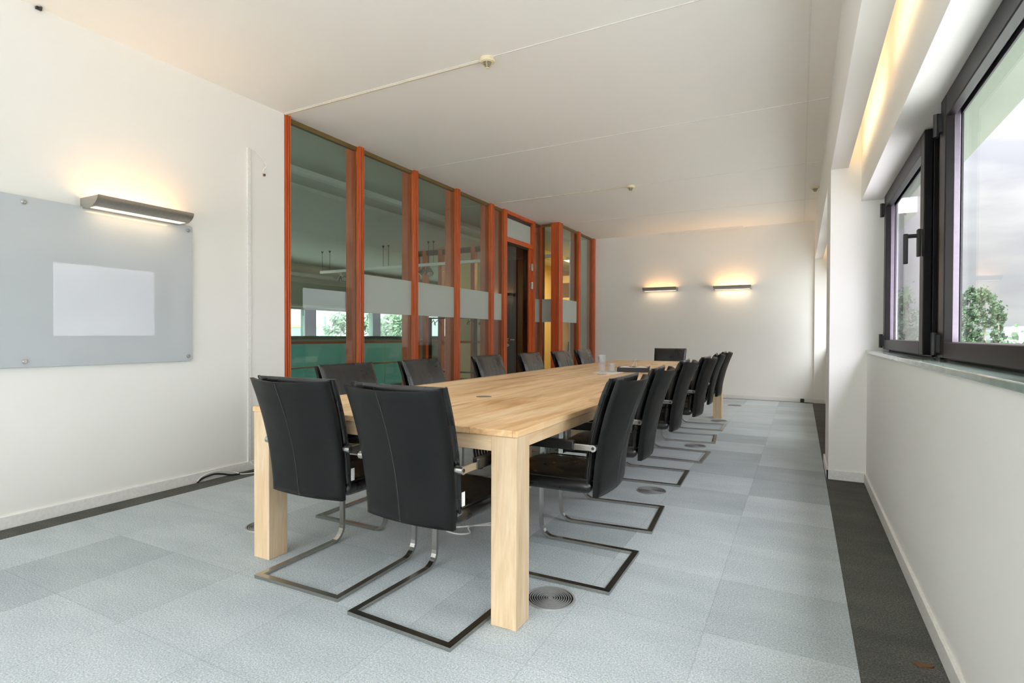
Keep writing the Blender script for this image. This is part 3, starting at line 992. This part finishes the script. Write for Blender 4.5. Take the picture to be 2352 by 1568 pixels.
# ------------------------------------------------------------------ floor outlets
def vent(x, y, lab, first=[None]):
    if first[0] is None:
        t = thing('floor_vent', lab, 'vent', (x, y, 0), 0, 'round floor vents in the carpet')
        MB().lathe([(0, 0), (.097, 0), (.097, .002), (0, .002)], (0, 0, 0), 40).build('dish', 'black', t)
        g = MB()
        for r in [.018 + i * .0098 for i in range(8)]:
            g.lathe([(r, .002), (r + .0030, .002), (r + .0030, .006), (r, .006)], (0, 0, 0), 40, closed=True)
        g.lathe([(0, .002), (.012, .002), (.012, .0045), (0, .0045)], (0, 0, 0), 20)
        g.build('grille_rings', 'ring', t)
        MB().lathe([(.097, 0), (.107, 0), (.105, .006), (.097, .006)], (0, 0, 0), 48, closed=True).build('rim', 'ring', t, smooth=True)
        first[0] = t
        return t
    return dup(first[0], (x, y, 0), None, lab)
for x, y, lab in ((-.94, 2.135, 'round ringed floor vent beside the nearest table leg'),
                  (-.951, 3.975, 'round floor vent between the second and third window-side chairs'),
                  (-.949, 5.816, 'round floor vent between the fourth and fifth window-side chairs'),
                  (-.956, 7.689, 'round floor vent in front of the table\'s far leg'),
                  (-.946, 9.534, 'round floor vent farthest away, near the back wall'),
                  (-2.785, 2.15, 'round floor vent half hidden behind the table leg on the whiteboard side')):
    vent(x, y, lab)

# ------------------------------------------------------------------ left wall objects
wb = thing('glass_whiteboard', 'large white glass writing board on the left wall', 'whiteboard', (WL + .022, 0, 0))
def rrect(y0, y1, z0, z1, r, n=5):
    out = []
    for (cy_, cz_, a) in ((y1 - r, z1 - r, 0), (y0 + r, z1 - r, PI / 2), (y0 + r, z0 + r, PI), (y1 - r, z0 + r, 1.5 * PI)):
        for i in range(n + 1):
            out.append((cy_ + r * math.cos(a + i * PI / 2 / n), cz_ + r * math.sin(a + i * PI / 2 / n)))
    return out
MB().prism(rrect(.49, 2.497, .931, 1.938, .02), 'x', -.003, .003).build('board_panel', 'board', wb)
for y in (.53, 1.492, 2.462):
    for z in (.966, 1.902):
        MB().lathe([(.008, -.021), (.008, -.003)], (0, y, z), 12, 'x').lathe([(.013, .003), (.013, .010), (.010, .013), (0, .013)], (0, y, z), 18, 'x').build('standoff', 'steel', wb, smooth=True)

def sconce(name_label, loc, rz, length, p_up, p_dn, group=None):
    """local: wall is the plane y=0, body towards +y, length along x"""
    t = thing('wall_lamp', name_label, 'lamp', loc, rz, group)
    L2 = length / 2
    D = .215
    outer = [(.0, .0), (.10, -.006)] + [(.10 + .115 * math.sin(a), .0685 - .0745 * math.cos(a)) for a in [i / 8 * PI / 2 * .93 for i in range(1, 9)]]
    # curved front shade
    sh = MB()
    inner = [(p[0] - .004, p[1] + .004) for p in outer]
    poly = outer[3:] + inner[3:][::-1]
    sh.prism(poly, 'x', -L2, L2)
    sh.build('shade', 'alu', t, smooth=True, ang=.5)
    fr_pt = outer[3]
    MB().box(-L2, L2, .0, .075, -.004, .0).build('base_plate', 'alu', t)
    for s_ in (-1, 1):
        po = outer + [(0, .062)]
        MB().prism(po, 'x', s_ * L2 - .003, s_ * L2 + .003).build('end_plate', 'alu', t)
    MB().box(-L2 + .02, L2 - .02, .075, outer[3][0] + .002, -.003, .001).build('diffuser_strip', emit_mat('warm_diffuser', (1.0, .88, .72), 1.6), t)
    MB().box(-L2 + .01, L2 - .01, 0, .012, 0, .05).build('back_plate', 'alu', t)
    area('lamp_up', (0, .07, .035), (R90(180 - 12), 0, 0), length * .9, .08, p_up, (1.0, .50, .15), t)
    area('lamp_down', (0, .09, -.008), (R90(-14), 0, 0), length * .85, .03, p_dn, (1.0, .70, .38), t)
    return t
sconce('satin metal wall lamp above the white glass board', (WL, 2.09, 1.931), R90(-90), .60, 3.2, .45)
sconce('glowing wall lamp on the back wall, nearer the glass partition', (-2.37, YB, 1.985), R90(180), .62, 1.8, .5)
sconce('brighter glowing wall lamp on the back wall, nearer the window corner', (-1.09, YB, 1.968), R90(180), .62, 4.5, .9)

dct = MB().box(WL, WL + .016, 2.966, 2.998, .075, 2.675, .003).build('cable_duct', 'cable_w', None, label='vertical white cable duct on the wall beside the first red post', category='cable duct')
def wire(pts, r, name, mat, label, cat='cable', **kw):
    V = [Vector(p) for p in pts]
    out = []
    n = len(V)
    for i in range(n - 1):
        p0, p1, p2, p3 = V[max(i - 1, 0)], V[i], V[i + 1], V[min(i + 2, n - 1)]
        for k_ in range(6):
            t_ = k_ / 6
            out.append(0.5 * ((2 * p1) + (-p0 + p2) * t_ + (2 * p0 - 5 * p1 + 4 * p2 - p3) * t_ ** 2 + (-p0 + 3 * p1 - 3 * p2 + p3) * t_ ** 3))
    out.append(V[-1])
    return MB().tube(out, r, 8).build(name, mat, None, smooth=True, label=label, category=cat, **kw)
wc = wire([(WL + .010, 2.985, 2.672), (WL + .02, 3.03, 2.66), (WL + .03, 3.10, 2.61), (WL + .026, 3.135, 2.565), (WL + .014, 3.12, 2.535), (WL + .012, 3.118, 2.515), (WL + .010, 3.128, 2.497)], .004, 'loose_cable', 'cable_w', 'short loose white cable curling from the top of the wall duct')
MB().box(WL + .003, WL + .017, 3.121, 3.136, 2.478, 2.498, .002).build('cable_tip', 'debris', wc, label='orange-brown bare end')
wire([(-4.041, 2.53, .004), (-4.037, 2.58, .030), (-4.034, 2.66, .040), (-4.03, 2.73, .026), (-4.005, 2.80, .007), (-3.96, 2.92, .007), (-3.90, 3.1, .007), (-3.85, 3.35, .007)], .007, 'floor_cable', 'black', 'black cable lying along the skirting at the foot of the left wall')
wire([(-4.040, 2.53, .012), (-4.036, 2.57, .046), (-4.034, 2.65, .060), (-4.033, 2.74, .050), (-4.02, 2.83, .02), (-3.97, 2.86, .005), (-3.90, 3.0, .005), (-3.83, 3.3, .005)], .004, 'floor_cable', 'cable_w', 'thin white cable arching over the black one beside the left skirting')
wire([(WL + .012, 2.985, .078), (WL + .03, 3.0, .045), (WL + .05, 3.06, .02), (WL + .06, 3.2, .012), (WL + .06, 3.33, .012)], .004, 'duct_cable', 'cable_w', 'white cable leaving the bottom of the vertical wall duct')
wire([(-1.52, 3.0, .005), (-1.66, 2.78, .005), (-1.75, 2.68, .005), (-1.81, 2.64, .005), (-1.79, 2.585, .005), (-1.70, 2.575, .005), (-1.655, 2.62, .005), (-1.70, 2.69, .012), (-1.60, 2.80, .005)], .0045, 'looped_cable', 'cable_w', 'white cable looped on the carpet under the near-end chair')
bn = []
for i in range(5):
    a = i * .9
    bn += [(-1.42 + .02 * math.cos(a), 2.36 + .012 * i, .655 - .01 * i), (-1.46 + .01 * i, 2.35 + .01 * i, .56), (-1.43 + .012 * i, 2.36, .455 + .012 * i), (-1.385 + .006 * i, 2.37, .54 + .01 * i)]
wire(bn, .006, 'hanging_cable', 'black', 'bundle of black cable hanging under the table\'s near end')
px_ = thing('power_strip', 'grey power strip hanging under the table by the cable bundle', 'power strip', (-1.60, 2.62, .66))
MB().box(-.14, .14, -.025, .025, -.03, .018, .004).build('body', 'alu', px_)
for i in range(4):
    MB().lathe([(.018, -.0305), (.018, -.032), (0, -.032)], (-.1 + i * .066, 0, 0), 14).build('socket', 'black', px_)

# black hook at ceiling corner, dark wedge, leaf on the carpet
hk = MB().box(WL, WL + .02, 1.56, 1.59, CEIL - .016, CEIL, .003).tube([(WL + .02, 1.575, CEIL - .008), (WL + .045, 1.575, CEIL - .012)], .006, 8).build('ceiling_hook', 'black', None, label='tiny dark hook where the left wall meets the ceiling', category='hook')
MB().prism([(.02, 10.50), (.175, 10.45), (.18, 10.49), (.10, 10.52), (.03, 10.535)], 'z', 0, .008).prism([(.0, 10.52), (.06, 10.52), (.06, 10.535), (.0, 10.535)], 'z', 0, .065).build('door_wedge', 'black', None, label='dark wedge on the floor at the back wall\'s window corner', category='wedge')
lf_ = MB().prism([(0, -.005), (.02, -.014), (.05, -.006), (.058, .004), (.03, .010), (.008, .006)], 'z', 0, .006).build('dry_leaf', 'debris', None, label='small dark dry leaf on the black carpet border under the window', category='leaf')
lf_.location = (.352, 2.30, .001)

# ------------------------------------------------------------------ ceiling objects
def detector(x, y, lab, rest=None):
    t = thing('smoke_detector', lab, 'smoke detector', (x, y, CEIL), 0, 'smoke detectors on the ceiling')
    MB().lathe([(0, 0), (.054, 0), (.056, -.016), (.050, -.026), (.036, -.030), (0, -.030)], (0, 0, 0), 32).build('base', 'beige', t, smooth=True)
    MB().lathe([(.031, -.028), (.012, -.064), (0, -.064)], (0, 0, 0), 24).build('chamber', 'slot', t, smooth=True)
    g = MB()
    for i in range(6):
        z = -.031 - i * .0066
        r = .0375 - i * .0042
        g.lathe([(r, z), (r - .0025, z), (r - .0025, z - .0022), (r, z - .0022)], (0, 0, 0), 24, closed=True)
    for k_ in range(4):
        a = k_ * PI / 2 + .3
        c_, s_ = math.cos(a), math.sin(a)
        g.tube([(.036 * c_, .036 * s_, -.03), (.014 * c_, .014 * s_, -.066)], .0018, 5)
    g.lathe([(0, -.064), (.014, -.064), (.012, -.069), (0, -.069)], (0, 0, 0), 16)
    g.build('cage', 'beige', t)
    return t
detector(-1.975, 3.345, 'nearest cream smoke detector on the ceiling, its slots facing down')
detector(-1.978, 7.03, 'second cream smoke detector, farther along the ceiling above the table')
detector(.150, 8.16, 'cream detector on the ceiling beside the window pelmet')
for yy, lab in ((3.345, 'thin ceiling cable trunking running from the first red post to the nearest detector'), (7.03, 'thin ceiling cable trunking running from the partition to the farther detector')):
    MB().box(-4.05, -2.03, yy - .008, yy + .008, CEIL - .012, CEIL, .002).build('cable_trunking', 'trunk', None, label=lab, category='cable trunking')
rl = thing('screen_rail', 'slim white rail on the ceiling above the back wall lamps', 'rail', (-1.68, 10.50, CEIL))
MB().box(-.75, .75, -.02, .02, -.03, 0, .003).build('rail_profile', 'trim', rl)
for s_ in (-1, 1):
    MB().box(s_ * .755 - .006, s_ * .755 + .006, -.022, .022, -.032, 0, .002).build('end_cap', 'trim', rl)

# ------------------------------------------------------------------ outside
struct('ground', MB().box(-400, 400, -200, 500, -7.2, -7.0), 'ground')
struct('ground_field', MB().box(-400, 400, 30, 500, -7.0, -6.96), 'field')
def ray(px, py):
    return fw + rt * ((px - 1176) / FPX) - up * ((py - 784) / FPX)
def tree(px, ptop, dist, width, lab, group, mat, n=1100, leaf=.30, squash=1.0, base_px=None):
    d = ray(px, ptop)
    top = Vector((0, 0, CAMH)) + d * dist
    z0 = -7.0
    H = top.z - z0
    t = thing('poplar_tree', lab, 'tree', (top.x, top.y, z0), 0, group)
    MB().tube([(0, 0, 0), (0.05, 0, H * .5), (0, .05, H * .92)], [.28, .18, .03], 8).build('trunk', 'bark', t, smooth=True)
    mb = MB()
    bm = mb.bm
    cl = []
    for i in range(34):
        v = random.random() ** .9
        zz = H * (.16 + .84 * v)
        rr = width * (math.sin(PI * min(1, .18 + .82 * (1 - v) ** .8)) ** .7) * random.uniform(.25, 1)
        a = random.random() * 2 * PI
        cl.append(Vector((rr * math.cos(a), rr * math.sin(a), zz - (0.5 if v > .95 else 0))))
    cl.append(Vector((0, 0, H - .4)))
    for i in range(n):
        c = random.choice(cl)
        s_ = width * .33
        p = c + Vector((random.gauss(0, s_ * .55), random.gauss(0, s_ * .55), random.gauss(0, s_ * .9)))
        nrm = Vector((random.gauss(0, 1), random.gauss(0, 1), random.gauss(0, 1))).normalized()
        a = nrm.orthogonal().normalized()
        b = nrm.cross(a)
        q = leaf * random.uniform(.6, 1.3)
        vs = [bm.verts.new(p + a * q), bm.verts.new(p + b * q * .55), bm.verts.new(p - a * q), bm.verts.new(p - b * q * .55)]
        bm.faces.new(vs)
    o = mb.build('foliage', mat, t)
    return t
G = 'poplars outside the window'
tree(2084, 664, 50, 1.4, 'hazy poplar seen through the smaller window sash', G, 'leaf1', 1700, .24)
tree(2060, 700, 60, 1.3, 'hazy tree half hidden by the smaller window\'s frame', G, 'leaf1', 900, .26)
tree(2229, 657, 60, .62, 'tall slender green poplar at the left of the large window', G, 'leaf1', 1900, .22)
tree(2262, 664, 69, 1.05, 'broad green poplar in the middle of the clump in the large window', G, 'leaf1', 1900, .26)
tree(2294, 694, 78, .85, 'shorter grey-green poplar at the right of the clump in the large window', G, 'leaf1', 1300, .27)
tree(2206, 684, 88, 1.1, 'poplar just inside the large window\'s frame', G, 'leaf1', 900, .3)
G = 'pale poplars beyond the hall windows'
for i, (px, pt, dd, lab) in enumerate(((764, 721, 48, 'pale poplar in the second hall window, beside the chimney'), (782, 722, 56, 'pale poplar in the second hall window, next to the red post'),
                        (846, 728, 72, 'pale poplar at the left of the third hall window'), (862, 724, 50, 'pale poplar at the right of the third hall window'), (888, 722, 58, 'first pale poplar of the fourth hall window'),
                        (903, 721, 66, 'middle pale poplar of the fourth hall window'), (918, 724, 74, 'last pale poplar of the fourth hall window'))):
    tree(px, pt, dd, 1.05 * dd / 58, lab, G, 'leaf2', 1100, .24 * dd / 58)
# white hall across the street with a yellow band, chimney
q = ray(615, 770)
b = thing('warehouse', 'white clad warehouse with a yellow band outside the hall window', 'building', (q.x * 95, q.y * 95, -7), math.atan2(q.y, q.x) - PI / 2)
MB().box(-8, 8, -5, 5, 9.75, 17).build('cladding', 'clad', b)
MB().box(-8.05, 8.05, -5.05, 5.05, 9.4, 9.75).build('yellow_band', 'yellow', b)
MB().box(-8, 8, -5, 5, 0, 9.4).build('plinth', 'asphalt', b)
cx = Vector((0, 0, CAMH)) + ray(741, 726) * 64
MB().tube([(0, 0, 0), (0, 0, cx.z + 7)], .38, 14).build('chimney', 'asphalt', None, label='plain grey chimney beside the pale poplars outside', category='chimney').location = (cx.x, cx.y, -7)
G = 'distant hazy buildings'
for i, (px, pt, wd, lab) in enumerate(((2322, 752, 9, 'distant hazy building right of the poplars'), (2345, 749, 12, 'distant hazy tower block at the window\'s edge'), (2300, 757, 14, 'low distant hazy building behind the poplars'))):
    p = Vector((0, 0, CAMH)) + ray(px, pt) * (300 + 40 * i)
    bd = MB().box(-wd / 2, wd / 2, -6, 6, 0, p.z + 7)
    for f in range(3):
        bd.box(-wd / 2 - .05, wd / 2 + .05, -6.05, 6.05, p.z + 7 - 1.2 - f * 2.2, p.z + 7 - .6 - f * 2.2)
    bd.build('tower_block', 'far', None, label=lab, category='building', group=G).location = (p.x, p.y, -7)
hg = MB()
for i in range(1400):
    q = ray(random.uniform(2040, 2420), 0)
    d0 = Vector((q.x, q.y, 0)) * random.uniform(150, 190)
    p = Vector((d0.x, d0.y, -7 + abs(random.gauss(0, 3.6))))
    s_ = random.uniform(.5, 1.1)
    a = Vector((random.gauss(0, 1), random.gauss(0, 1), random.gauss(0, 1))).normalized() * s_
    c = a.orthogonal().normalized() * s_
    hg.bm.faces.new([hg.bm.verts.new(p + a), hg.bm.verts.new(p + c), hg.bm.verts.new(p - a), hg.bm.verts.new(p - c)])
hg.build('treeline', 'leaf1', None, kind='stuff', label='low grey-green line of distant bushes on the horizon', category='bushes')
